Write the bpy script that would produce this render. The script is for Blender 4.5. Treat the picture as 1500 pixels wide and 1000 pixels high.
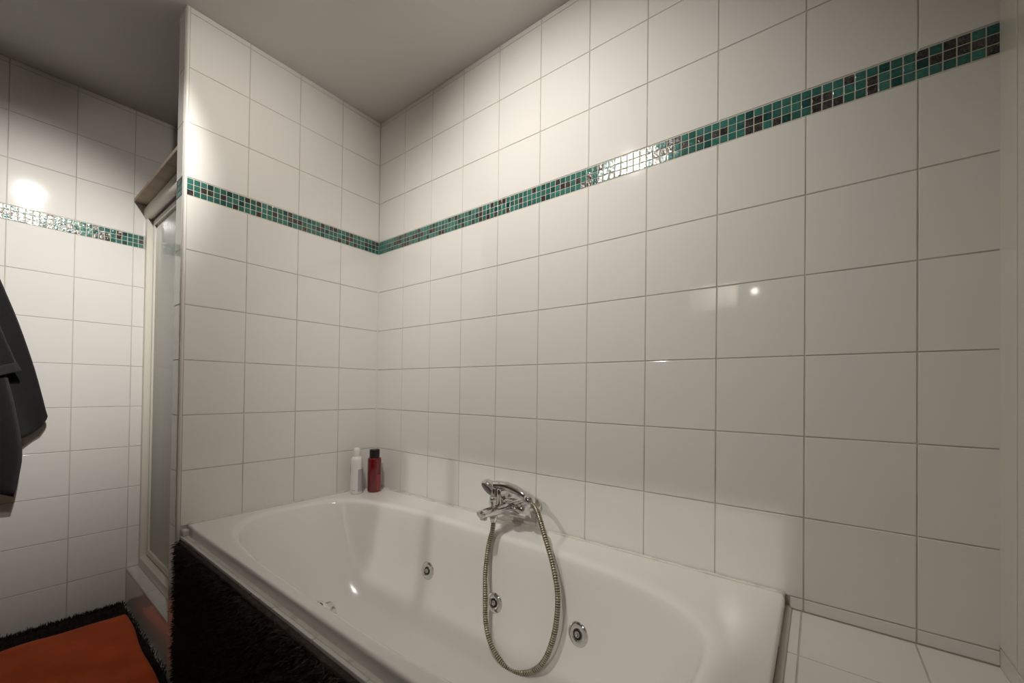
import bpy, bmesh, math, random
import numpy as np
from mathutils import Vector, Matrix
random.seed(7); np.random.seed(7)
for o in list(bpy.data.objects): bpy.data.objects.remove(o)
S = bpy.context.scene; COL = S.collection

# ------------------------------------------------------------------ camera (solved from the tile grid)
F, YAW, PITCH, ROLL = 588.593, 0.652906, 0.009819, 0.012542
CAM = Vector((1.8316, -1.2425, 1.1043))
cd = bpy.data.cameras.new('camera'); cam = bpy.data.objects.new('camera', cd); COL.objects.link(cam)
cd.sensor_width = 36; cd.sensor_fit = 'HORIZONTAL'; cd.lens = F*36/1500
cd.shift_x = 1.92/1500; cd.shift_y = 64.76/1500; cd.clip_start = .02
fw = Vector((-math.sin(YAW)*math.cos(PITCH), math.cos(YAW)*math.cos(PITCH), math.sin(PITCH)))
rt = Vector((math.cos(YAW), math.sin(YAW), 0)); up = rt.cross(fw)
r2 = math.cos(ROLL)*rt + math.sin(ROLL)*up; u2 = -math.sin(ROLL)*rt + math.cos(ROLL)*up
cam.matrix_world = Matrix(((r2.x,u2.x,-fw.x,CAM.x),(r2.y,u2.y,-fw.y,CAM.y),(r2.z,u2.z,-fw.z,CAM.z),(0,0,0,1)))
S.camera = cam
w = bpy.data.worlds.new('world'); S.world = w; w.use_nodes = True
w.node_tree.nodes['Background'].inputs[0].default_value = (.9,.88,.85,1)
w.node_tree.nodes['Background'].inputs[1].default_value = .01
S.view_settings.view_transform = 'Standard'; S.view_settings.look = 'None'
S.view_settings.exposure = .04; S.view_settings.gamma = 1; S.view_settings.use_curve_mapping = False

WARM = (1, .94, .86)
def lamp(name, kind, loc, watts, radius, color=WARM, parent=None, aim=None, angle=170, blend=1.0):
    l = bpy.data.lights.new(name, kind); l.energy = watts; l.color = color; l.shadow_soft_size = radius
    o = bpy.data.objects.new(name, l); COL.objects.link(o); o.location = loc
    if kind == 'SPOT':
        l.spot_size = math.radians(angle); l.spot_blend = blend
        o.rotation_euler = Vector(aim).to_track_quat('-Z', 'Y').to_euler()
    if parent: o.parent = parent
    return o
# ceiling bar of three spots, worked out from its mirror images in the tiles; and an added hall lamp for the bright strip above the bath
SPOTS = [((.76,-1.07,2.460), (-1.67,-.13,-1.03), 124, 55, (1,.972,.93)), ((.95,-1.06,2.460), (.02,1.05,-.92), 62, 101, (1,.96,.90)),
         ((1.14,-1.06,2.460), (-1.14,.46,-.70), 32, 84, WARM)]
ADDED_LAMP = (1.12, -3.50, 2.42)
ADDED_LAMP_W = 78

# ------------------------------------------------------------------ measures
D = .915                                   # wall_left at x = -D
Z = dict(C=2.494, R0=2.4727, R1=2.2688, R2=2.067, BT=1.8666, BB=1.8008, R3=1.6016, R4=1.3998, R5=1.198, R6=.9962, R7=.7944, R8=.5926, DK=.562, R9=.3908, R10=.189)
PT, PE = .085, .818                        # partition thickness and length
XR = 2.125
YF = -2.6                                  # wall behind the camera

# ------------------------------------------------------------------ materials
MATS = {}
def mat(name, base=(.8,.8,.8), rough=.5, metal=0, spec=.5, bump=None, var=None, trans=0, coat=0, sheen=0, rand=0):
    """bump=(scale,strength,dist[,detail]); var=(scale, colour2, lo, hi); rand = brightness spread from object to object"""
    m = bpy.data.materials.new(name); m.use_nodes = True; MATS[name] = m
    nt = m.node_tree; N = nt.nodes; b = N['Principled BSDF']
    b.inputs['Base Color'].default_value = (*base, 1); b.inputs['Roughness'].default_value = rough
    b.inputs['Metallic'].default_value = metal; b.inputs['Specular IOR Level'].default_value = spec
    b.inputs['Transmission Weight'].default_value = trans; b.inputs['Coat Weight'].default_value = coat
    b.inputs['Sheen Weight'].default_value = sheen
    tc = N.new('ShaderNodeTexCoord')
    col = None
    if var:
        n = N.new('ShaderNodeTexNoise'); n.inputs['Scale'].default_value = var[0]; n.inputs['Detail'].default_value = 5
        if len(var) > 4: n.inputs['Distortion'].default_value = var[4]
        nt.links.new(tc.outputs['Object'], n.inputs['Vector'])
        r = N.new('ShaderNodeValToRGB'); r.color_ramp.elements[0].position = var[2]; r.color_ramp.elements[1].position = var[3]
        r.color_ramp.elements[0].color = (*base, 1); r.color_ramp.elements[1].color = (*var[1], 1)
        nt.links.new(n.outputs[0], r.inputs[0]); col = r.outputs[0]
        if rand:
            oi = N.new('ShaderNodeObjectInfo'); ad = N.new('ShaderNodeVectorMath'); ad.operation = 'ADD'
            mu = N.new('ShaderNodeMath'); mu.operation = 'MULTIPLY'; mu.inputs[1].default_value = 37.0
            nt.links.new(oi.outputs['Random'], mu.inputs[0]); nt.links.new(tc.outputs['Object'], ad.inputs[0])
            nt.links.new(mu.outputs[0], ad.inputs[1]); nt.links.new(ad.outputs[0], n.inputs['Vector'])
    if rand:
        oi = N.new('ShaderNodeObjectInfo'); mr = N.new('ShaderNodeMapRange')
        mr.inputs['To Min'].default_value = 1-rand; mr.inputs['To Max'].default_value = 1+rand
        nt.links.new(oi.outputs['Random'], mr.inputs['Value'])
        h = N.new('ShaderNodeHueSaturation'); nt.links.new(mr.outputs[0], h.inputs['Value'])
        if col: nt.links.new(col, h.inputs['Color'])
        else: h.inputs['Color'].default_value = (*base, 1)
        col = h.outputs[0]
    if col: nt.links.new(col, b.inputs['Base Color'])
    if bump:
        n = N.new('ShaderNodeTexNoise'); n.inputs['Scale'].default_value = bump[0]; n.inputs['Detail'].default_value = bump[3] if len(bump) > 3 else 3
        bp = N.new('ShaderNodeBump'); bp.inputs['Strength'].default_value = bump[1]; bp.inputs['Distance'].default_value = bump[2]
        src = tc.outputs['Object']
        if rand or len(bump) > 4:
            oi = N.new('ShaderNodeObjectInfo'); ad = N.new('ShaderNodeVectorMath'); ad.operation = 'ADD'
            mu = N.new('ShaderNodeMath'); mu.operation = 'MULTIPLY'; mu.inputs[1].default_value = 53.0
            nt.links.new(oi.outputs['Random'], mu.inputs[0]); nt.links.new(src, ad.inputs[0]); nt.links.new(mu.outputs[0], ad.inputs[1])
            src = ad.outputs[0]
        nt.links.new(src, n.inputs['Vector'])
        nt.links.new(n.outputs[0], bp.inputs['Height']); nt.links.new(bp.outputs[0], b.inputs['Normal'])
    return m
mat('tile', (.80,.775,.735), .055, bump=(7,.10,.004,1,1))
mat('floor_tile', (.74,.725,.70), .12, bump=(7,.10,.004,1,1))
mat('grout', (.58,.54,.475), .9, bump=(300,.3,.001), var=(9,(.47,.43,.36),.4,.7))
mat('mosaic_grout', (.66,.63,.52), .8, bump=(400,.3,.001))
mat('plaster', (.74,.72,.69), .85, bump=(160,.15,.001))
mat('cream_panel', (.72,.69,.60), .22, bump=(4,.05,.003))
mat('teal', (.030,.135,.115), .10, rand=.25, var=(110,(.060,.205,.175),.42,.75,1.5), bump=(170,.35,.002,2,1))
mat('teal_dark', (.010,.055,.055), .12, rand=.3, var=(120,(.02,.12,.11),.45,.7,3), bump=(170,.4,.002,2,1))
mat('bronze', (.022,.022,.022), .14, rand=.3, var=(90,(.17,.155,.145),.42,.72,4), bump=(190,.45,.002,2,1), metal=.25)
mat('acrylic', (.80,.775,.74), .15, bump=(3,.03,.004))
mat('sealant', (.70,.67,.60), .45, var=(22,(.48,.43,.33),.55,.78), bump=(60,.4,.003))
mat('white_trim', (.76,.74,.69), .35)
mat('frame_cream', (.74,.70,.61), .30, bump=(40,.05,.002))
mat('dark_gasket', (.06,.055,.05), .6)
mat('board', (.50,.41,.31), .65, var=(14,(.42,.33,.24),.4,.65), bump=(50,.25,.002))
mat('chrome', (.78,.78,.77), .07, metal=1)
mat('chrome_dull', (.55,.54,.52), .22, metal=1)
mat('hose_metal', (.46,.42,.33), .28, metal=1)
mat('hose_groove_shade', (.07,.06,.045), .5, metal=1)
mat('black_rubber', (.012,.012,.012), .4)
mat('dark_plastic', (.035,.035,.035), .35)
mat('carpet', (.048,.037,.032), .95, spec=.2, var=(60,(.075,.058,.049),.4,.7), bump=(500,.8,.004))
mat('orange_mat', (.78,.125,.020), .95, spec=.1, var=(7,(.64,.090,.014),.4,.65), bump=(420,.6,.003), sheen=.2)
mat('towel', (.014,.014,.015), .95, spec=.15, bump=(600,.9,.004), sheen=.25)
mat('towel_hem', (.024,.024,.026), .9, bump=(300,.4,.002), sheen=.25)
mat('white_can', (.78,.77,.75), .3)
mat('cap_white', (.74,.71,.65), .4)
mat('grey_print', (.42,.42,.44), .35)
mat('red_bottle', (.15,.004,.009), .12, spec=.6, coat=.5)
mat('red_print', (.32,.045,.05), .3)
mat('black_cap', (.010,.008,.008), .35)
mat('stone_sill', (.66,.63,.58), .3, var=(10,(.55,.51,.46),.45,.65))
mat('tray', (.72,.71,.69), .2)
mat('hall_wall', (.40,.38,.34), .9)
def emis(name, col, strength):
    m = mat(name, col); b = m.node_tree.nodes['Principled BSDF']
    b.inputs['Emission Color'].default_value = (*col, 1); b.inputs['Emission Strength'].default_value = strength
mat('front_paint', (.27,.255,.235), .8, bump=(160,.15,.001))
emis('bulb', (1,.92,.8), 12)
emis('wall_bulb', (1,.92,.8), 40)
def glass():
    m = bpy.data.materials.new('frosted_glass'); m.use_nodes = True; MATS['frosted_glass'] = m
    nt = m.node_tree; N = nt.nodes; b = N['Principled BSDF']
    b.inputs['Base Color'].default_value = (.44,.47,.41,1); b.inputs['Roughness'].default_value = .14
    b.inputs['Transmission Weight'].default_value = .35
    tc = N.new('ShaderNodeTexCoord'); wv = N.new('ShaderNodeTexWave'); wv.bands_direction = 'X'
    wv.inputs['Scale'].default_value = 9; wv.inputs['Distortion'].default_value = .6
    bp = N.new('ShaderNodeBump'); bp.inputs['Strength'].default_value = .03; bp.inputs['Distance'].default_value = .004
    nt.links.new(tc.outputs['Object'], wv.inputs['Vector']); nt.links.new(wv.outputs[1], bp.inputs['Height']); nt.links.new(bp.outputs[0], b.inputs['Normal'])
glass()

# ------------------------------------------------------------------ helpers
def link(name, me, m, parent=None, smooth=False):
    o = bpy.data.objects.new(name, me); COL.objects.link(o)
    if m and not me.materials: me.materials.append(MATS[m])
    if parent: o.parent = parent
    if smooth:
        for p in me.polygons: p.use_smooth = True
    return o
def obj(name, bm, m, parent=None, smooth=False, flip=True):
    if flip: bmesh.ops.recalc_face_normals(bm, faces=bm.faces)
    me = bpy.data.meshes.new(name); bm.to_mesh(me); bm.free()
    return link(name, me, m, parent, smooth)
def tag(o, label=None, cat=None, group=None, kind=None):
    if label: o['label'] = label
    if cat: o['category'] = cat
    if group: o['group'] = group
    if kind: o['kind'] = kind
    return o
def empty(name, label, cat, loc=(0,0,0), group=None, kind=None):
    o = bpy.data.objects.new(name, None); COL.objects.link(o); o.location = loc; o.empty_display_size = .05
    return tag(o, label, cat, group, kind)
def bx(bm, x0, x1, y0, y1, z0, z1, bevel=0, seg=2):
    r = bmesh.ops.create_cube(bm, size=1)
    for v in r['verts']:
        v.co = Vector((x0+(v.co.x+.5)*(x1-x0), y0+(v.co.y+.5)*(y1-y0), z0+(v.co.z+.5)*(z1-z0)))
    if bevel:
        es = {e for v in r['verts'] for e in v.link_edges}
        bmesh.ops.bevel(bm, geom=list(es), offset=bevel, segments=seg, affect='EDGES', profile=.5)
    return bm
def box(name, m, dims, parent=None, bevel=0, seg=2, smooth=False):
    return obj(name, bx(bmesh.new(), *dims, bevel=bevel, seg=seg), m, parent, smooth)
def frame(d):
    d = d.normalized(); a = Vector((0,0,1)) if abs(d.z) < .9 else Vector((1,0,0))
    u = d.cross(a).normalized(); return u, d.cross(u).normalized()
def sweep(bm, pts, rad, n=12, cap=True, squash=None):
    """tube through pts with a radius per point; parallel-transported frame"""
    pts = [Vector(p) for p in pts]; rings = []; u = None
    for i, p in enumerate(pts):
        t = (pts[min(i+1,len(pts)-1)] - pts[max(i-1,0)]).normalized()
        if u is None: u, v = frame(t)
        else:
            u = (u - t*u.dot(t)).normalized(); v = t.cross(u)
        r = rad[i] if hasattr(rad, '__len__') else rad
        ru, rv = (r, r) if not squash else (r*squash[0], r*squash[1])
        rings.append([bm.verts.new(p + u*ru*math.cos(2*math.pi*k/n) + v*rv*math.sin(2*math.pi*k/n)) for k in range(n)])
    for a, b in zip(rings, rings[1:]):
        for k in range(n): bm.faces.new((a[k], a[(k+1)%n], b[(k+1)%n], b[k]))
    if cap: bm.faces.new(rings[0][::-1]); bm.faces.new(rings[-1])
    return bm
def lathe(bm, o, axis, prof, n=24):
    """prof = [(distance along axis, radius)]"""
    o = Vector(o); d = Vector(axis).normalized(); u, v = frame(d); rings = []
    for h, r in prof:
        if r < 1e-6: rings.append([bm.verts.new(o+d*h)])
        else: rings.append([bm.verts.new(o + d*h + (u*math.cos(2*math.pi*k/n) + v*math.sin(2*math.pi*k/n))*r) for k in range(n)])
    for a, b in zip(rings, rings[1:]):
        for k in range(n):
            A = a[k % len(a)], a[(k+1) % len(a)]; B = b[k % len(b)], b[(k+1) % len(b)]
            f = [A[0]] + ([A[1]] if A[1] != A[0] else []) + ([B[1]] if B[1] != B[0] else []) + [B[0]]
            if len(f) > 2: bm.faces.new(f)
    if len(rings[0]) > 1: bm.faces.new(rings[0][::-1])
    if len(rings[-1]) > 1: bm.faces.new(rings[-1])
    return bm
def spline(P, n):
    """Catmull-Rom through P (arrays), n samples per span"""
    P = [np.array(p, float) for p in P]; out = []
    for i in range(len(P)-1):
        a, b, c, d = P[max(i-1,0)], P[i], P[i+1], P[min(i+2,len(P)-1)]
        for k in range(n):
            t = k/n; out.append(.5*((2*b)+(c-a)*t+(2*a-5*b+4*c-d)*t*t+(3*b-a-3*c+d)*t**3))
    out.append(P[-1]); return out

# tile = thin slab, face at local y=0 looking to -y, rounded face edges; meshes shared by size
TM = {}
def tile_mesh(wd, h, m, th=.007, bev=.0011):
    key = (round(wd,4), round(h,4), m)
    if key in TM: return TM[key]
    bm = bmesh.new(); bx(bm, -wd/2, wd/2, 0, th, -h/2, h/2)
    es = [e for e in bm.edges if all(abs(v.co.y) < 1e-6 for v in e.verts)]
    bmesh.ops.bevel(bm, geom=es, offset=bev, segments=2, affect='EDGES', profile=.5)
    bmesh.ops.recalc_face_normals(bm, faces=bm.faces)
    me = bpy.data.meshes.new('tile'); bm.to_mesh(me); bm.free(); me.materials.append(MATS[m]); TM[key] = me
    return me
ROT = {'back': Matrix.Rotation(0, 4, 'Z'), 'side': Matrix.Rotation(math.pi/2, 4, 'Z'), 'top': Matrix.Rotation(-math.pi/2, 4, 'X'), 'right': Matrix.Rotation(-math.pi/2, 4, 'Z')}
def put_tile(parent, kind, c, wd, h, m='tile', gap=.003, name='tile', tilt=.0013, bev=.0011):
    me = tile_mesh(wd-gap, h-gap, m, bev=bev)
    o = bpy.data.objects.new(name, me); COL.objects.link(o); o.parent = parent
    t = Matrix.Rotation(random.uniform(-tilt,tilt), 4, 'X') @ Matrix.Rotation(random.uniform(-tilt,tilt), 4, 'Z')
    o.matrix_local = Matrix.Translation(c) @ ROT[kind] @ t
    return o
ROWS = [('C','R0'),('R0','R1'),('R1','R2'),('R2','BT'),('BB','R3'),('R3','R4'),('R4','R5'),('R5','R6'),('R6','R7'),('R7','R8'),('R8','R9'),('R9','R10'),('R10','F')]
Z['F'] = 0.0
def tile_wall(parent, kind, plane, us, rows):
    """us = sorted edges along the wall, plane = its coordinate"""
    for a, b in zip(us, us[1:]):
        for t, l in rows:
            zc = (Z[t]+Z[l])/2
            c = {'back': ((a+b)/2, plane, zc), 'side': (plane, (a+b)/2, zc)}[kind]
            put_tile(parent, kind, c, b-a, Z[t]-Z[l])
MP = .02058                                # mosaic pitch along the band
def mosaic(parent, kind, plane, u0, u1, seen=None):
    """grout strip as a part of the wall, glass squares as its sub-parts; squares beyond `seen` become one joined part"""
    zt, zb = Z['BT']-.0012, Z['BB']+.0012; bm = bmesh.new(); d = .0014
    if kind == 'back': bx(bm, u0, u1, plane+d, plane+.007, zb-.001, zt+.001)
    else: bx(bm, plane-.007, plane-d, u0, u1, zb-.001, zt+.001)
    band = obj('mosaic_band', bm, 'mosaic_grout', parent); band['label'] = 'teal and bronze glass mosaic band'
    ph = (zt-zb)/3; n = int(round((u1-u0)/MP)); step = (u1-u0)/n
    rest = []
    for i in range(n):
        u = u0+(i+.5)*step
        for k in range(3):
            r = random.random(); m = 'teal' if r < .62 else ('teal_dark' if r < .76 else 'bronze')
            z = zb+(k+.5)*ph
            c = (u, plane, z) if kind == 'back' else (plane, u, z)
            if seen and not (seen[0] <= u <= seen[1]): rest.append((c, m)); continue
            put_tile(band, kind, c, step, ph, m, gap=.0022, name='mosaic_tile', tilt=.012, bev=.0009)
    if rest:
        bm = bmesh.new()
        for c, m in rest:
            h1, h2 = step/2-.0011, ph/2-.0011
            if kind == 'back': bx(bm, c[0]-h1, c[0]+h1, plane, plane+.006, c[2]-h2, c[2]+h2)
            else: bx(bm, plane-.006, plane, c[1]-h1, c[1]+h1, c[2]-h2, c[2]+h2)
        o = obj('mosaic_rest', bm, 'teal', band); o['kind'] = 'stuff'
G = .0015                                   # how far the grout lies behind the tile faces

# ------------------------------------------------------------------ the room
fl = box('floor', 'floor_tile', (-D-.1, XR+.1, -3.95, .1, -.08, 0)); tag(fl, 'bathroom floor under the dark shag carpet', 'floor', kind='structure')
ce = box('ceiling', 'plaster', (-D-.1, XR+.1, -3.95, .1, Z['C'], Z['C']+.1)); tag(ce, 'flat off-white painted ceiling', 'ceiling', kind='structure')
wb = box('wall_back', 'grout', (-D-.1, XR+.1, G, .1, 0, Z['C'])); tag(wb, 'long white tiled wall with teal mosaic band behind the bath', 'wall', kind='structure')
xs = [0] + [.2053+.2*k for k in range(10)] + [XR]
tile_wall(wb, 'back', 0, xs[:10]+xs[10:], ROWS[:10])
for a, b in zip(xs[8:], xs[9:]):           # low cut row between the last full row and the deck
    a2 = max(a, 1.777); put_tile(wb, 'back', ((a2+b)/2, 0, (Z['R8']+Z['DK'])/2), b-a2, Z['R8']-Z['DK'])
mosaic(wb, 'back', 0, 0, XR, (.06, 3))
# shower side of the long wall
tile_wall(wb, 'back', 0, [-D+.2*k for k in range(4)]+[-PT], [(a,b) for a,b in ROWS if b != 'DK'])

wl = box('wall_left', 'grout', (-D-.1, -D-G, -3.95, .1, 0, Z['C'])); tag(wl, 'white tiled wall with teal mosaic band behind the towel', 'wall', kind='structure')
ys = sorted([0] + [-.1995-.2*k for k in range(13)])
ys = [y for y in ys if y > YF]
tile_wall(wl, 'side', -D, [y for y in ys], ROWS)
mosaic(wl, 'side', -D, -1.80, -.76)

wp = box('wall_partition', 'grout', (-PT+.001, -G, -PE+G, G, 0, Z['C'])); tag(wp, 'white tiled partition wall between the bath and the shower', 'wall', kind='structure')
py = sorted([0, -.2098, -.4098, -.6098, -.8071])
tile_wall(wp, 'side', 0, py, ROWS[:10])
mosaic(wp, 'side', 0, -.8071, 0)
ex = [-PT, -.011]
tile_wall(wp, 'back', -PE, ex, ROWS)
mosaic(wp, 'back', -PE, -PT, -.011)
# rounded corner profile of the partition
bm = bmesh.new(); pr = [(-.0105,-PE)] + [(-.0105+.0105*math.sin(a), -.8075-.0105*math.cos(a)) for a in np.linspace(0, math.pi/2, 8)] + [(-.004,-.8075), (-.0105,-.8135)]
pr = pr[1:]
vb = [bm.verts.new((x,y,0)) for x,y in pr]; vt = [bm.verts.new((x,y,Z['C']-.001)) for x,y in pr]
for k in range(len(pr)): bm.faces.new((vb[k], vb[(k+1)%len(pr)], vt[(k+1)%len(pr)], vt[k]))
bm.faces.new(vb[::-1]); bm.faces.new(vt)
tr = obj('corner_profile', bm, 'white_trim', wp); tr['label'] = 'rounded white corner strip'
# silicone in the wall corner
cs = obj('corner_joint', sweep(bmesh.new(), [(.001,-.001,.6),(.001,-.001,Z['BB']-.001)], .003, 8), 'white_trim', wp)

wr = box('wall_right', 'dark_gasket', (XR+.0105, XR+.12, -3.95, .1, 0, Z['C'])); tag(wr, 'cream panelled wall at the end of the tiled deck', 'wall', kind='structure')
pe_ = [0, -.090, -.69, -1.29, -1.89, YF]
for a, b in zip(pe_, pe_[1:]):
    e = -.0012 if a == 0 else .0026
    box('wall_panel', 'cream_panel', (XR-.0025, XR+.010, b+.0026, a-e, .6035, Z['C']-.002), wr, bevel=.0012)
    box('low_panel', 'cream_panel', (XR-.0015, XR+.010, b+.0005, a-(e if a == 0 else .0005), .002, .5975), wr, bevel=.0010)
# wall behind the camera; its opening is added to shape the hall light
DX0, DX1, DZ, DS = .900, 1.285, 2.05, 1.832
bm = bmesh.new()
bx(bm, -D, DX0, YF-.1, YF, 0, Z['C']); bx(bm, DX1, XR+.012, YF-.1, YF, 0, Z['C']); bx(bm, DX0, DX1, YF-.1, YF, DZ, Z['C']); bx(bm, DX0, DX1, YF-.1, YF, 0, DS)
wf = obj('wall_front', bm, 'front_paint'); tag(wf, 'painted wall with a small added light-shaping opening behind the camera', 'wall', kind='structure')
bm = bmesh.new(); sweep(bm, [(.986,YF-.05,DS),(.986,YF-.05,DZ)], .006, 8)  # added only for the narrow upright shadow left of the tap
tag(obj('shadow_bar_1', bm, 'white_trim'), 'thin vertical bar added in the light opening to cast a shadow', 'shadow_bar', kind='structure')
wh = box('wall_hall', 'hall_wall', (-D, XR, -3.95, -3.9, 0, Z['C'])); tag(wh, 'hall wall beyond the added light opening', 'wall', kind='structure')

# ------------------------------------------------------------------ bath apron, deck and curb
ap = box('bath_apron', 'grout', (.002, XR-.002, -.8055, -.770, .0, Z['DK']-.0012)); tag(ap, 'tiled upstand under the front rim of the bath', 'bath panel', kind='structure')
lx = [.002]+[.170+.2*k for k in range(8)]+[1.776]
for a, b in zip(lx, lx[1:]):
    bm = bmesh.new(); bx(bm, a+.0012, b-.0012, -.8075, -.7985, Z['DK']-.012, Z['DK'], bevel=.0012)
    obj('ledge_tile', bm, 'tile', ap)
bm = bmesh.new(); bx(bm, .004, 1.775, -.7985, -.7805, Z['DK']-.006, Z['DK']+.001, bevel=.0012)
obj('ledge_filler', bm, 'sealant', ap)
dk = box('bath_deck', 'grout', (1.778, XR, -.800, G, 0, Z['DK']-G)); tag(dk, 'low white tiled deck beside the bath end', 'deck', kind='structure')
dxs = [1.7765, 1.8015, 2.003, XR]; dys = [-.8, -.6125, -.4115, -.2105, -.0025]
for a, b in zip(dxs, dxs[1:]):
    for c, d in zip(dys, dys[1:]):
        put_tile(dk, 'top', ((a+b)/2, (c+d)/2, Z['DK']), b-a, d-c)
cb = box('shower_curb', 'grout', (-D, -PT, -.797, -.690, 0, Z['R10']-.002)); tag(cb, 'low tiled curb under the shower door', 'curb', kind='structure')
cxs = [-D, -.725, -.525, -.325, -PT]
for a, b in zip(cxs, cxs[1:]):
    put_tile(cb, 'top', ((a+b)/2, -.757, Z['R10']), b-a, .086, m='floor_tile')
put_tile(cb, 'back', (-(D+PT)/2, -.7995, (Z['R10']-.010)/2), D-PT, Z['R10']-.010)
lip = obj('curb_edge', bx(bmesh.new(), -D, -PT, -.801, -.7935, Z['R10']-.011, Z['R10']+.0008, bevel=.002), 'stone_sill', cb)

# ------------------------------------------------------------------ bath
bath = empty('bath', 'white acrylic whirlpool bath with rounded basin set against tiled walls', 'bath', (.8845,-.394,0))
def L(o):                                    # world-space mesh under a moved Empty
    o.matrix_parent_inverse = Matrix.Translation(-o.parent.location); return o
def ring_pts(xL, xR, yB, yF_, n, z, N=144):
    cx, cy, a, b = (xL+xR)/2, (yB+yF_)/2, (xR-xL)/2, (yB-yF_)/2; out = []
    for k in range(N):
        t = 2*math.pi*k/N
        # angle spread so that rectangle corners get samples of their own
        c, s = math.cos(t), math.sin(t); r = (abs(c)**n+abs(s)**n)**(-1/n)
        out.append((cx+a*c*r, cy+b*s*r, z))
    return out
X0, X1, Y0, Y1, RZ = .0025, 1.769, -.788, -.002, .597
inner = [(.042,1.695,-.118,-.768,3.7,RZ),(.058,1.680,-.132,-.760,3.6,.5955),(.072,1.664,-.144,-.750,3.5,.589),(.082,1.652,-.151,-.744,3.5,.573),
         (.105,1.636,-.157,-.739,3.5,.530),(.150,1.610,-.164,-.731,3.4,.450),(.215,1.575,-.176,-.716,3.3,.350),(.300,1.530,-.196,-.690,3.1,.260),
         (.400,1.470,-.232,-.650,2.9,.205),(.520,1.390,-.290,-.590,2.7,.178),(.680,1.250,-.350,-.530,2.4,.170),(.860,1.080,-.410,-.470,2.2,.168)]
inner_s = spline(inner, 5)
outer = [(X0+e,X1-e,Y1-e,Y0+e,400,z) for e, z in ((0,.545),(0,.584),(0,.5905),(.0012,.5940),(.0035,.5962),(.0065,RZ),(.0095,RZ))] + [(.030,1.7065,-.110,-.7745,4.2,RZ),(.037,1.700,-.114,-.771,3.8,RZ)]
bm = bmesh.new(); prev = None
for r in outer + [tuple(q) for q in inner_s]:
    cur = [bm.verts.new(p) for p in ring_pts(*r)]
    if prev:
        for k in range(len(cur)): bm.faces.new((prev[k], prev[(k+1)%len(cur)], cur[(k+1)%len(cur)], cur[k]))
    prev = cur
bm.faces.new(prev)
L(obj('shell', bm, 'acrylic', bath, smooth=True))
# where the long inner side lies at height z
def side_at(x, z):                           # the same, allowing for the rounded ends
    q = sorted(inner_s, key=lambda r: r[5]); xl, xr, yb, yf, n = (float(np.interp(z, [r[5] for r in q], [r[k] for r in q])) for k in range(5))
    u = abs(x-(xl+xr)/2)/((xr-xl)/2); return (yb+yf)/2 + (yb-yf)/2*(1-u**n)**(1/n)
def side_y(z, back=True):
    q = sorted(((s[5], s[2] if back else s[3]) for s in inner_s)); return float(np.interp(z, [a for a,_ in q], [b for _,b in q]))
for x, z, r in ((.615,.389,.0335),(.955,.375,.0335),(1.279,.395,.0345)):
    y = side_at(x,z)+.0005; sl = (side_at(x,z+.02)-side_at(x,z-.02))/.04; sx = (side_at(x+.02,z)-side_at(x-.02,z))/.04
    ax = Vector((sx,-1,sl)).normalized(); c = Vector((x,y,z))
    j = L(obj('jet', lathe(bmesh.new(), c, ax, [(-.004,r),(.0015,r),(.004,r*.93),(.006,r*.72),(.006,r*.47),(.0025,r*.44),(.0025,0)], 32), 'chrome', bath, smooth=True))
    j['label'] = 'round chrome whirlpool jet'
    nz = obj('nozzle', lathe(bmesh.new(), c, ax, [(.0026,r*.43),(.0045,r*.42),(.005,r*.34),(.0045,r*.28),(.0045,.0001)], 24), 'black_rubber', j, smooth=True)
    nr = obj('nozzle_ring', lathe(bmesh.new(), c, ax, [(.0046,r*.27),(.0075,r*.25),(.0075,r*.15),(.005,r*.13),(.005,.0001)], 20), 'chrome_dull', j, smooth=True)
y = side_y(.548, False)
ov = L(obj('overflow_knob', lathe(bmesh.new(), (.875,y-.002,.551), (0,1,.04), [(0,.034),(.006,.034),(.012,.030),(.016,.024),(.030,.022),(.034,.018),(.034,0)], 28), 'chrome', bath, smooth=True))
ov['label'] = 'chrome overflow knob'
# sealant beads along both walls, and the dirty corner
bm = bmesh.new(); ppts = [(x, -.0065, RZ+.0008+.0012*math.sin(x*40)*math.sin(x*13)) for x in np.linspace(.004, 1.768, 80)]
sweep(bm, ppts, [.0045+.0012*math.sin(i*1.7) for i in range(80)], 8); L(obj('sealant', bm, 'sealant', bath, smooth=True))
bm = bmesh.new(); ppts = [(.004, y, RZ+.0005) for y in np.linspace(-.785, -.004, 40)]
sweep(bm, ppts, [.0045+.001*math.sin(i*1.3) for i in range(40)], 8); L(obj('sealant', bm, 'sealant', bath, smooth=True))
bm = bmesh.new(); bx(bm, .001, .030, -.8055, -.784, Z['DK'], .585, bevel=.006, seg=3); L(obj('sealant_lump', bm, 'sealant', bath, smooth=True))
bm = bmesh.new(); ppts = [(1.7735, y, Z['DK']+.0015) for y in np.linspace(-.78, -.004, 40)]
sweep(bm, ppts, .0085, 10); L(obj('sealant', bm, 'sealant', bath, smooth=True))
box_crack = bmesh.new(); bx(box_crack, 1.7688, 1.7695, -.60, -.235, .5770, .5785); bx(box_crack, 1.7688, 1.7695, -.075, -.050, .5765, .5800)
L(obj('open_joint', box_crack, 'dark_gasket', bath))

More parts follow.
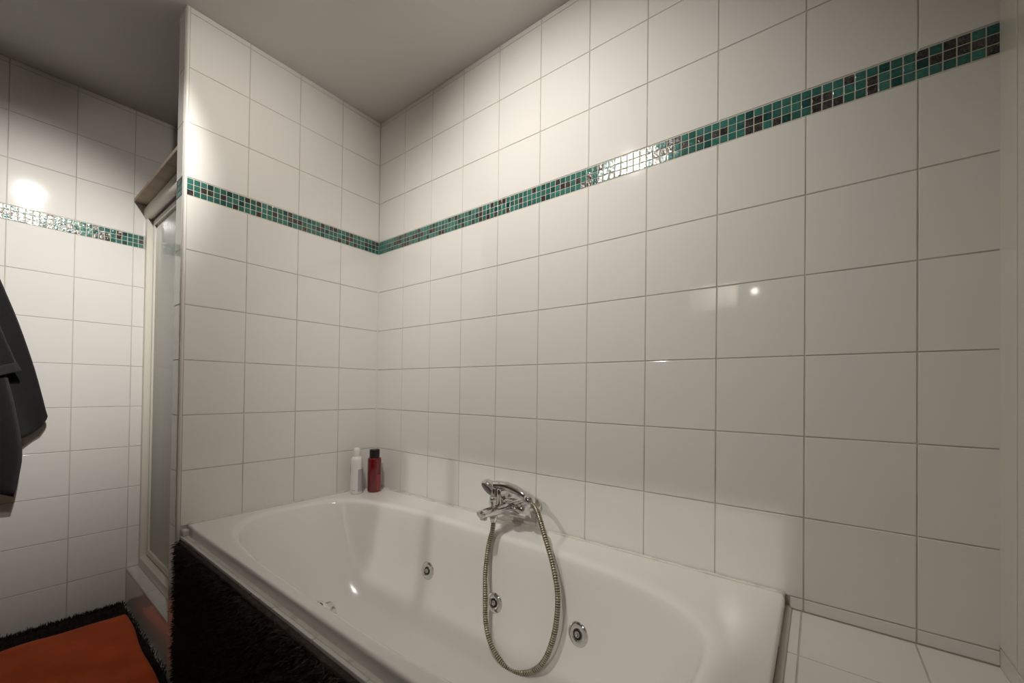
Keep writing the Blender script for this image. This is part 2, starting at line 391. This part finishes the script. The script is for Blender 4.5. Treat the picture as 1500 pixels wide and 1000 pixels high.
# ------------------------------------------------------------------ bath mixer with hand shower
mx = .935
tap = empty('bath_mixer_tap', 'chrome wall-mounted bath mixer tap above the bath rim', 'tap', (mx,0,.672))
def T(o): return L(o)
bz = .678
bm = bmesh.new(); lathe(bm, (mx-.082,-.068,bz), (1,0,0), [(0,.018),(.004,.0245),(.02,.0270),(.06,.0285),(.082,.029),(.104,.0285),(.144,.0270),(.160,.0245),(.164,.018)], 28)
T(obj('body', bm, 'chrome', tap, smooth=True))
for s in (-1, 1):
    bm = bmesh.new(); lathe(bm, (mx+s*.066,-.0005,bz), (0,-1,0), [(0,.031),(.004,.031),(.012,.026),(.018,.017),(.060,.016)], 28)
    T(obj('wall_flange', bm, 'chrome', tap, smooth=True))
bm = bmesh.new(); sp = spline([(mx,-.062,bz-.002),(mx,-.11,bz),(mx,-.16,bz+.003),(mx,-.205,bz+.006),(mx,-.226,bz+.006)], 5)
sweep(bm, sp, np.linspace(.0275,.0185,len(sp)), 20, squash=(1,.70)); T(obj('spout', bm, 'chrome', tap, smooth=True))
bm = bmesh.new(); lathe(bm, (mx,-.211,bz-.003), (0,-.10,-1), [(0,.0125),(.006,.0125),(.0115,.0120),(.0115,.010),(.009,.010),(.009,0)], 20); T(obj('aerator', bm, 'chrome_dull', tap, smooth=True))
bm = bmesh.new(); lathe(bm, (mx,-.163,bz+.014), (0,0,1), [(0,.011),(.012,.0085),(.016,.0115),(.034,.0135),(.039,.0115),(.040,0)], 20); T(obj('diverter_knob', bm, 'chrome', tap, smooth=True))
bm = bmesh.new(); lathe(bm, (mx,-.160,bz-.010), (0,0,-1), [(0,.0140),(.014,.0140),(.017,.0115),(.024,.0115)], 20); T(obj('hose_outlet', bm, 'chrome', tap, smooth=True))
# lever: dome on the body and a flat grip over it
bm = bmesh.new(); lathe(bm, (mx+.035,-.068,bz+.018), (0,0,1), [(0,.024),(.010,.024),(.018,.021),(.022,.013),(.023,0)], 24); lv = T(obj('lever_dome', bm, 'chrome', tap, smooth=True))
bm = bmesh.new(); sweep(bm, [(mx+.045,-.068,bz+.034),(mx+.044,-.095,bz+.038),(mx+.042,-.125,bz+.040),(mx+.041,-.142,bz+.039)], [.020,.020,.018,.012], 14, squash=(1,.42)); T(obj('lever', bm, 'chrome', tap, smooth=True))
# cradle: two upright forks
for dx in (-.030, -.006):
    bm = bmesh.new(); bx(bm, mx+dx-.0095, mx+dx+.0095, -.128, -.078, bz+.012, bz+.072, bevel=.005, seg=3); T(obj('cradle_fork', bm, 'chrome', tap, smooth=True))
# hand shower lies along the wall in the cradle
hs = empty('hand_shower', 'small chrome hand shower lying in the cradle of the mixer tap', 'hand shower', (mx,-.098,.742))
hp = spline([(mx-.055,-.100,.748),(mx-.03,-.099,.754),(mx+.01,-.098,.756),(mx+.05,-.098,.750),(mx+.085,-.099,.738),(mx+.107,-.100,.727)], 6)
hr = np.interp(np.linspace(0,1,len(hp)), [0,.2,.5,.8,1], [.020,.0185,.0175,.0155,.0125])
L(obj('handle', sweep(bmesh.new(), hp, hr, 18, squash=(1,.9)), 'chrome', hs, smooth=True))
hc = Vector((mx-.066,-.102,.744)); ha = Vector((-.25,-.80,-.55)).normalized()
L(obj('spray_head', lathe(bmesh.new(), hc-ha*.020, ha, [(0,0),(.002,.018),(.008,.028),(.018,.034),(.030,.035),(.034,.0335),(.034,.030)], 32), 'chrome', hs, smooth=True))
L(obj('spray_face', lathe(bmesh.new(), hc+ha*.0142, ha, [(-.004,.0295),(.001,.0295),(.0025,.025),(.003,0)], 28), 'dark_plastic', hs, smooth=True))
nut0 = Vector((mx+.105,-.100,.728)); nd = Vector((.75,-.10,-.62)).normalized()
L(obj('hose_nut', lathe(bmesh.new(), nut0, nd, [(-.014,.0125),(-.008,.0165),(0,.0195),(.012,.0195),(.021,.0150),(.026,.0110)], 16), 'chrome', hs, smooth=True))
# shower hose: ribbed metal hose hanging in a loop into the bath
a0 = Vector((mx,-.160,bz-.032)); b0 = nut0+nd*.024
hpts = [a0, (mx,-.164,.615), (.925,-.172,.560), (.928,-.190,.480), (.942,-.206,.410), (.953,-.213,.320), (.985,-.215,.253), (1.046,-.215,.216), (1.116,-.215,.229),
        (1.178,-.213,.285), (1.214,-.209,.380), (1.2225,-.203,.485), (1.200,-.194,.572), (1.150,-.170,.655), (1.095,-.128,.705), b0]
fine = spline(hpts, 60); seglen = [0]
for p, q in zip(fine, fine[1:]): seglen.append(seglen[-1]+float(np.linalg.norm(np.array(q)-np.array(p))))
tot = seglen[-1]; npt = int(tot/.00092); fa = np.array(fine)
us = np.linspace(0, tot, npt); hp = np.stack([np.interp(us, seglen, fa[:,k]) for k in range(3)], 1)
rr = .0064 + .0026*np.abs(np.sin(math.pi*us/.0072))**.6
hose = obj('shower_hose', sweep(bmesh.new(), [tuple(p) for p in hp], rr.tolist(), 10), 'hose_metal', None, smooth=True)
hose.data.materials.append(MATS['hose_groove_shade'])
for q in hose.data.polygons:                 # shade in the sunk turns between the ribs, given as a darker colour
    i = q.index//10
    if i < len(rr)-1 and (rr[i]+rr[i+1])/2 < .0080: q.material_index = 1
tag(hose, 'ribbed metal shower hose hanging in a loop into the bath', 'hose')

# ------------------------------------------------------------------ bottles on the rim
sc = empty('spray_can', 'white aerosol can with rounded cap on the bath corner', 'spray can', (.068,-.150,RZ))
o = obj('can', lathe(bmesh.new(), (0,0,.0002), (0,0,1), [(0,.0235),(.002,.0265),(.006,.0270),(.140,.0270),(.150,.0270),(.159,.0262),(.168,.0238),(.175,.0200),(.178,.0176)], 32), 'white_can', sc, smooth=True)
def wrap(name, m, parent, r, z0, z1, a0, a1, n=10):
    bm = bmesh.new(); lo = []; hi = []
    for k in range(n+1):
        a = a0+(a1-a0)*k/n; lo.append(bm.verts.new((r*math.cos(a), r*math.sin(a), z0))); hi.append(bm.verts.new((r*math.cos(a), r*math.sin(a), z1)))
    for k in range(n): bm.faces.new((lo[k], lo[k+1], hi[k+1], hi[k]))
    return obj(name, bm, m, parent, smooth=True)
toc = math.atan2(CAM.y+.15, CAM.x-.07)       # direction from the bottles to the room
wrap('label_panel', 'grey_print', o, .02725, .012, .118, toc+.25, toc+1.3)
wrap('label_panel', 'grey_print', o, .02725, .100, .130, toc-1.7, toc-1.25)
wrap('print_line', 'grey_print', o, .02725, .018, .0205, toc-.8, toc-.2)
obj('cap', lathe(bmesh.new(), (0,0,.1765), (0,0,1), [(0,.0176),(.004,.0178),(.026,.0172),(.035,.0158),(.040,.0120),(.0425,.006),(.043,0)], 28), 'cap_white', sc, smooth=True)
rb = empty('shower_gel_bottle', 'dark red cylindrical bottle with black screw cap on the bath corner', 'bottle', (.098,-.072,RZ))
o = obj('bottle_body', lathe(bmesh.new(), (0,0,.0002), (0,0,1), [(0,.0285),(.002,.0310),(.006,.0320),(.158,.0320),(.163,.0310),(.165,.0280)], 36), 'red_bottle', rb, smooth=True)
wrap('label_panel', 'red_print', o, .03225, .012, .085, toc+.35, toc+.95)
obj('cap', lathe(bmesh.new(), (0,0,.163), (0,0,1), [(0,.0235),(.002,.0240),(.040,.0240),(.0425,.0230),(.043,.0215),(.043,0)], 32), 'black_cap', rb, smooth=True)

# ------------------------------------------------------------------ shag carpet on the bath front and on the floor
def tufts(name, m, pts, nrm, parent=None, ln=(.014,.026), wd=.0035, up=None):
    n = len(pts); d = np.tile(np.array(nrm, float), (n,1)) + np.random.normal(0, .55, (n,3))
    if up is not None: d += np.array(up)
    d /= np.linalg.norm(d, axis=1)[:,None]
    s = np.cross(d, np.random.normal(0,1,(n,3))); s /= np.linalg.norm(s, axis=1)[:,None]
    l = np.random.uniform(*ln, n)[:,None]
    bend = np.random.normal(0,.004,(n,3)); V = np.empty((n*5,3))
    V[0::5] = pts-s*wd/2; V[1::5] = pts+s*wd/2; V[2::5] = pts+d*l*.6-s*wd*.42+bend*.5; V[3::5] = pts+d*l*.6+s*wd*.42+bend*.5; V[4::5] = pts+d*l+bend
    k = np.arange(n)*5; fc = []
    for i in k.tolist(): fc.append((i,i+1,i+3,i+2)); fc.append((i+2,i+3,i+4))
    me = bpy.data.meshes.new(name); me.from_pydata(V.tolist(), [], fc); me.update()
    o = link(name, me, m, parent, smooth=True); o['kind'] = 'stuff'; return o
cp = box('bath_front_carpet', 'carpet', (.047, 1.78, -.822, -.808, .012, .556), bevel=.004); tag(cp, 'black shaggy carpet hung on the bath front', 'carpet', kind='stuff')
n = 60000; pts = np.stack([np.random.uniform(.046, 1.30, n), np.full(n,-.820), np.random.uniform(.012,.549,n)], 1)
tufts('pile', 'carpet', pts, (0,-1,0), cp, up=(0,0,-.35))
n = 1500; pts = np.stack([np.full(n,.048), np.random.uniform(-.822,-.809,n), np.random.uniform(.012,.556,n)], 1)
tufts('pile', 'carpet', pts, (-1,-.6,0), cp, ln=(.006,.016))
fc = box('floor_carpet', 'carpet', (-D+.004, XR-.004, YF+.02, -.842, .0, .012), bevel=.003); tag(fc, 'black shaggy carpet covering the floor', 'carpet', kind='stuff')
bm = bmesh.new(); bx(bm, -D+.004, -.02, -.843, -.812, 0, .012); obj('carpet_edge', bm, 'carpet', fc)
n = 26000; pts = np.stack([np.random.uniform(-D+.006, .10, n), np.random.uniform(-1.55,-.806,n), np.full(n,.010)], 1)
pts = pts[~((pts[:,0] > -.70) & (pts[:,1] < -.875) & (pts[:,1] > -1.5))]; pts = pts[~((pts[:,0] > -.01) & (pts[:,1] > -.84))]
tufts('pile', 'carpet', pts, (0,0,1), fc, ln=(.012,.024))
n = 1800; pts = np.stack([np.full(n,-D+.006), np.random.uniform(-1.6,-.81,n), np.random.uniform(.008,.016,n)], 1)
tufts('pile', 'carpet', pts, (.25,0,1.3), fc, ln=(.012,.028))

# ------------------------------------------------------------------ orange bath mat
def mat_mesh():
    bm = bmesh.new(); nx, ny = 60, 50; top = []; bot = []
    x0, x1, y0, y1 = -.752, .02, -1.42, -.828
    for i in range(nx+1):
        rt_, rb_ = [], []
        for j in range(ny+1):
            u, v_ = i/nx, j/ny; x = x0+(x1-x0)*u; y = y0+(y1-y0)*v_
            y += -.022*u*v_*math.sin(min(u*1.1,1)*math.pi*.5) + .004*math.sin(u*9)*v_; x += .006*math.sin(v_*7+1)*(1-u)
            e = min(u, 1-u, v_, 1-v_); z = .026+.0025*math.sin(x*17+y*9)+.002*math.sin(y*31-x*7)+(.004 if e > .02 else 0)
            z += .006*math.exp(-((u-.35+.3*v_)**2)/.004)*v_
            rt_.append(bm.verts.new((x,y,z+.006))); rb_.append(bm.verts.new((x,y,z)))
        top.append(rt_); bot.append(rb_)
    for i in range(nx):
        for j in range(ny):
            bm.faces.new((top[i][j],top[i+1][j],top[i+1][j+1],top[i][j+1])); bm.faces.new((bot[i][j],bot[i][j+1],bot[i+1][j+1],bot[i+1][j]))
    for i in range(nx):
        bm.faces.new((bot[i][0],bot[i+1][0],top[i+1][0],top[i][0])); bm.faces.new((bot[i][ny],top[i][ny],top[i+1][ny],bot[i+1][ny]))
    for j in range(ny):
        bm.faces.new((bot[0][j],top[0][j],top[0][j+1],bot[0][j+1])); bm.faces.new((bot[nx][j],bot[nx][j+1],top[nx][j+1],top[nx][j]))
    return bm
tag(obj('bath_mat', mat_mesh(), 'orange_mat', smooth=True), 'orange terry bath mat lying on the black carpet', 'bath mat')

# ------------------------------------------------------------------ towel on a hook
hk = empty('towel_hook', 'chrome wall hook holding the charcoal towel', 'hook', (-D,-1.42,1.78))
L(obj('hook_plate', lathe(bmesh.new(), (-D+.0005,-1.42,1.78), (1,0,0), [(0,.022),(.004,.022),(.006,.018),(.006,0)], 20), 'chrome', hk, smooth=True))
L(obj('hook_arm', sweep(bmesh.new(), [(-D+.005,-1.42,1.78),(-D+.03,-1.42,1.775),(-D+.048,-1.42,1.785),(-D+.052,-1.42,1.805)], .006, 10), 'chrome', hk, smooth=True))
tw = empty('bath_towel', 'charcoal terry towel hanging in folds against the tiled wall', 'towel', (-D,-1.42,.60))
def sheet(name, m, left, right, x_of, parent, th=.010, nu=28, ns=44, bulge=0):
    """left/right: [(s, y, z)] boundary polylines from the hook down; x_of(s,t): distance from the wall"""
    f = lambda P, s: (float(np.interp(s,[p[0] for p in P],[p[1] for p in P])), float(np.interp(s,[p[0] for p in P],[p[2] for p in P])))
    left = [tuple(q) for q in spline(left, 6)]; right = [tuple(q) for q in spline(right, 6)]
    bm = bmesh.new(); front, back = [], []
    for i in range(ns+1):
        s = i/ns; (yl,zl),(yr,zr) = f(left,s), f(right,s); a, b = [], []
        for j in range(nu+1):
            t = j/nu; x = -D + x_of(s,t)
            y, z = yl+(yr-yl)*t, zl+(zr-zl)*t - bulge*s*math.sin(t*math.pi)
            a.append(bm.verts.new((x+th,y,z))); b.append(bm.verts.new((x,y,z)))
        front.append(a); back.append(b)
    for i in range(ns):
        for j in range(nu):
            bm.faces.new((front[i][j],front[i+1][j],front[i+1][j+1],front[i][j+1])); bm.faces.new((back[i][j],back[i][j+1],back[i+1][j+1],back[i+1][j]))
        bm.faces.new((front[i][0],back[i][0],back[i+1][0],front[i+1][0])); bm.faces.new((front[i][nu],front[i+1][nu],back[i+1][nu],back[i][nu]))
    for j in range(nu):
        bm.faces.new((front[0][j],front[0][j+1],back[0][j+1],back[0][j])); bm.faces.new((front[ns][j],back[ns][j],back[ns][j+1],front[ns][j+1]))
    return L(obj(name, bm, m, parent, smooth=True))
top = (0, -1.445, 1.80); topr = (0, -1.395, 1.80)
# rear flap that swings out to the side, long rear layer, short front layer with a woven hem
sheet('side_fold', 'towel', [top,(.5,-1.40,1.35),(1,-1.20,.885)], [topr,(.25,-1.262,1.66),(.5,-1.185,1.45),(.75,-1.120,1.20),(.93,-1.078,.985),(.97,-1.074,.955),(1,-1.092,.915)],
      lambda s,t: .028+.026*s*(1+math.sin(t*5+.6))*.6+.012*s, tw, bulge=.028)
sheet('long_fold', 'towel', [top,(.5,-1.55,1.2),(1,-1.62,.66)], [topr,(.3,-1.27,1.5),(.6,-1.185,1.12),(.8,-1.145,.85),(.93,-1.150,.715),(1,-1.164,.632)],
      lambda s,t: .060+.020*s+.014*math.sin(t*14+s*2)*min(1,s*3), tw, bulge=-.075)
sheet('front_fold', 'towel', [top,(.5,-1.52,1.35),(1,-1.58,1.00)], [topr,(.4,-1.262,1.50),(.8,-1.185,1.255),(1,-1.160,1.175)],
      lambda s,t: .085+.025*s+.016*math.sin(t*11+1.0)*min(1,s*2.5)+.010*(1-t)*s, tw)
sheet('hem_band', 'towel_hem', [(0,-1.574,1.045),(1,-1.583,.985)], [(0,-1.164,1.192),(1,-1.150,1.158)],
      lambda s,t: .0855+.025+.016*math.sin(t*11+1.0)+.010*(1-t)-.0005, tw, th=.0125, ns=6)

# ------------------------------------------------------------------ shower door, pelmet board, tray
sd = empty('shower_door', 'cream framed shower door with frosted glass above the tiled curb', 'shower door', (-.5,-.74,Z['R10']))
zb, zt = Z['R10']+.0005, 2.028
L(box('post', 'frame_cream', (-D+.001, -.880, -.756, -.728, zb, zt-.075), sd, bevel=.003))
L(box('post', 'frame_cream', (-.125, -PT-.001, -.756, -.728, zb, zt-.075), sd, bevel=.003))
L(box('bottom_rail', 'frame_cream', (-.880, -.125, -.758, -.722, zb, zb+.050), sd, bevel=.004))
L(box('rail_groove', 'dark_gasket', (-.878, -.127, -.7285, -.7245, zb+.050, zb+.056), sd))
hr_ = sweep(bmesh.new(), [(-D+.002,-.742,zt-.040),(-PT-.002,-.742,zt-.040)], .040, 24, squash=(.55,.95)); L(obj('header_rail', hr_, 'frame_cream', sd, smooth=True))
L(box('header_gasket', 'dark_gasket', (-.878, -.127, -.737, -.728, zt-.083, zt-.074), sd))
# sliding panel
sx0, sx1, sy = -.868, -.130, -.727
gz0, gz1 = zb+.056, zt-.084
pn = L(box('door_panel', 'frosted_glass', (sx0+.018, sx1-.018, sy+.002, sy+.007, gz0+.02, gz1-.02), sd))
for dims in ((sx0, sx0+.020, sy-.006, sy+.014, gz0, gz1), (sx1-.020, sx1, sy-.006, sy+.014, gz0, gz1)): obj('stile', bx(bmesh.new(), *dims, bevel=.002), 'frame_cream', pn).matrix_parent_inverse = Matrix.Identity(4)
for dims in ((sx0+.020, sx1-.020, sy-.006, sy+.014, gz0, gz0+.028), (sx0+.020, sx1-.020, sy-.006, sy+.014, gz1-.028, gz1)): obj('rail', bx(bmesh.new(), *dims, bevel=.002), 'frame_cream', pn)
pb = empty('pelmet_board', 'beige wooden board lying on top of the shower door frame', 'board', (-.5,-.75,zt))
for a, b in ((-D+.003, -.335), (-.3345, -PT-.002)):
    L(obj('board', bx(bmesh.new(), a, b, -.800, -.690, zt+.0005, zt+.018, bevel=.002), 'board', pb))
tr_ = box('shower_tray', 'tray', (-D+.004, -PT-.004, -.688, -.004, 0, .10), bevel=.01); tag(tr_, 'white shower tray behind the frosted shower door', 'shower tray')

# ------------------------------------------------------------------ lamps
cl = empty('ceiling_spot_lamp', 'ceiling bar lamp with three small spot heads', 'lamp', (.95,-1.085,Z['C']))
L(obj('base_plate', bx(bmesh.new(), .68, 1.22, -1.09, -1.04, Z['C']-.008, Z['C']-.0005, bevel=.004), 'chrome_dull', cl))
for p, aim, wts, ang, lcol in SPOTS:
    a = Vector(aim).normalized(); p = Vector(p)
    h = L(obj('spot_head', lathe(bmesh.new(), p-a*.020, a, [(0,.010),(.003,.018),(.018,.026),(.026,.027),(.026,.024),(.012,.021),(.012,0)], 24), 'chrome_dull', cl, smooth=True))
    obj('stem', sweep(bmesh.new(), [p-a*.018, (p.x, p.y, Z['C']-.007)], .006, 10), 'chrome_dull', h)
    obj('bulb', lathe(bmesh.new(), p-a*.007, a, [(0,.018),(.004,.019),(.008,.017),(.010,0)], 20), 'bulb', h, smooth=True)
    lamp('spot_light', 'SPOT', p+a*.012, wts, .014, color=lcol, aim=a, angle=ang, blend=1.0)
hl = empty('added_hall_lamp', 'small added bulb on the unseen hall ceiling', 'lamp', (ADDED_LAMP[0],ADDED_LAMP[1],Z['C']))  # unseen lamp added to throw the bright strip on the lowest tile row
L(obj('socket', lathe(bmesh.new(), (ADDED_LAMP[0],ADDED_LAMP[1],Z['C']-.0005), (0,0,-1), [(0,.03),(.006,.03),(.010,.012),(.045,.012)], 20), 'white_trim', hl, smooth=True))
L(obj('bulb', lathe(bmesh.new(), (ADDED_LAMP[0],ADDED_LAMP[1],Z['C']-.045), (0,0,-1), [(0,.009),(.004,.010),(.010,.0095),(.014,0)], 16), 'bulb', hl, smooth=True))
lamp('added_hall_light', 'POINT', (ADDED_LAMP[0], ADDED_LAMP[1]+.012, ADDED_LAMP[2]-.004), ADDED_LAMP_W, .010)

# small wall light beside the added opening (seen mirrored in a tile)
wl2 = empty('wall_light', 'small round wall light beside the added light opening', 'lamp', (1.425,YF,1.93))
L(obj('backplate', lathe(bmesh.new(), (1.425,YF+.0005,1.93), (0,1,0), [(0,.045),(.006,.045),(.010,.035),(.016,.030)], 24), 'white_trim', wl2, smooth=True))
L(obj('bulb', lathe(bmesh.new(), (1.425,YF+.016,1.93), (0,1,0), [(0,.016),(.010,.019),(.030,.019),(.042,.013),(.047,0)], 24), 'wall_bulb', wl2, smooth=True))
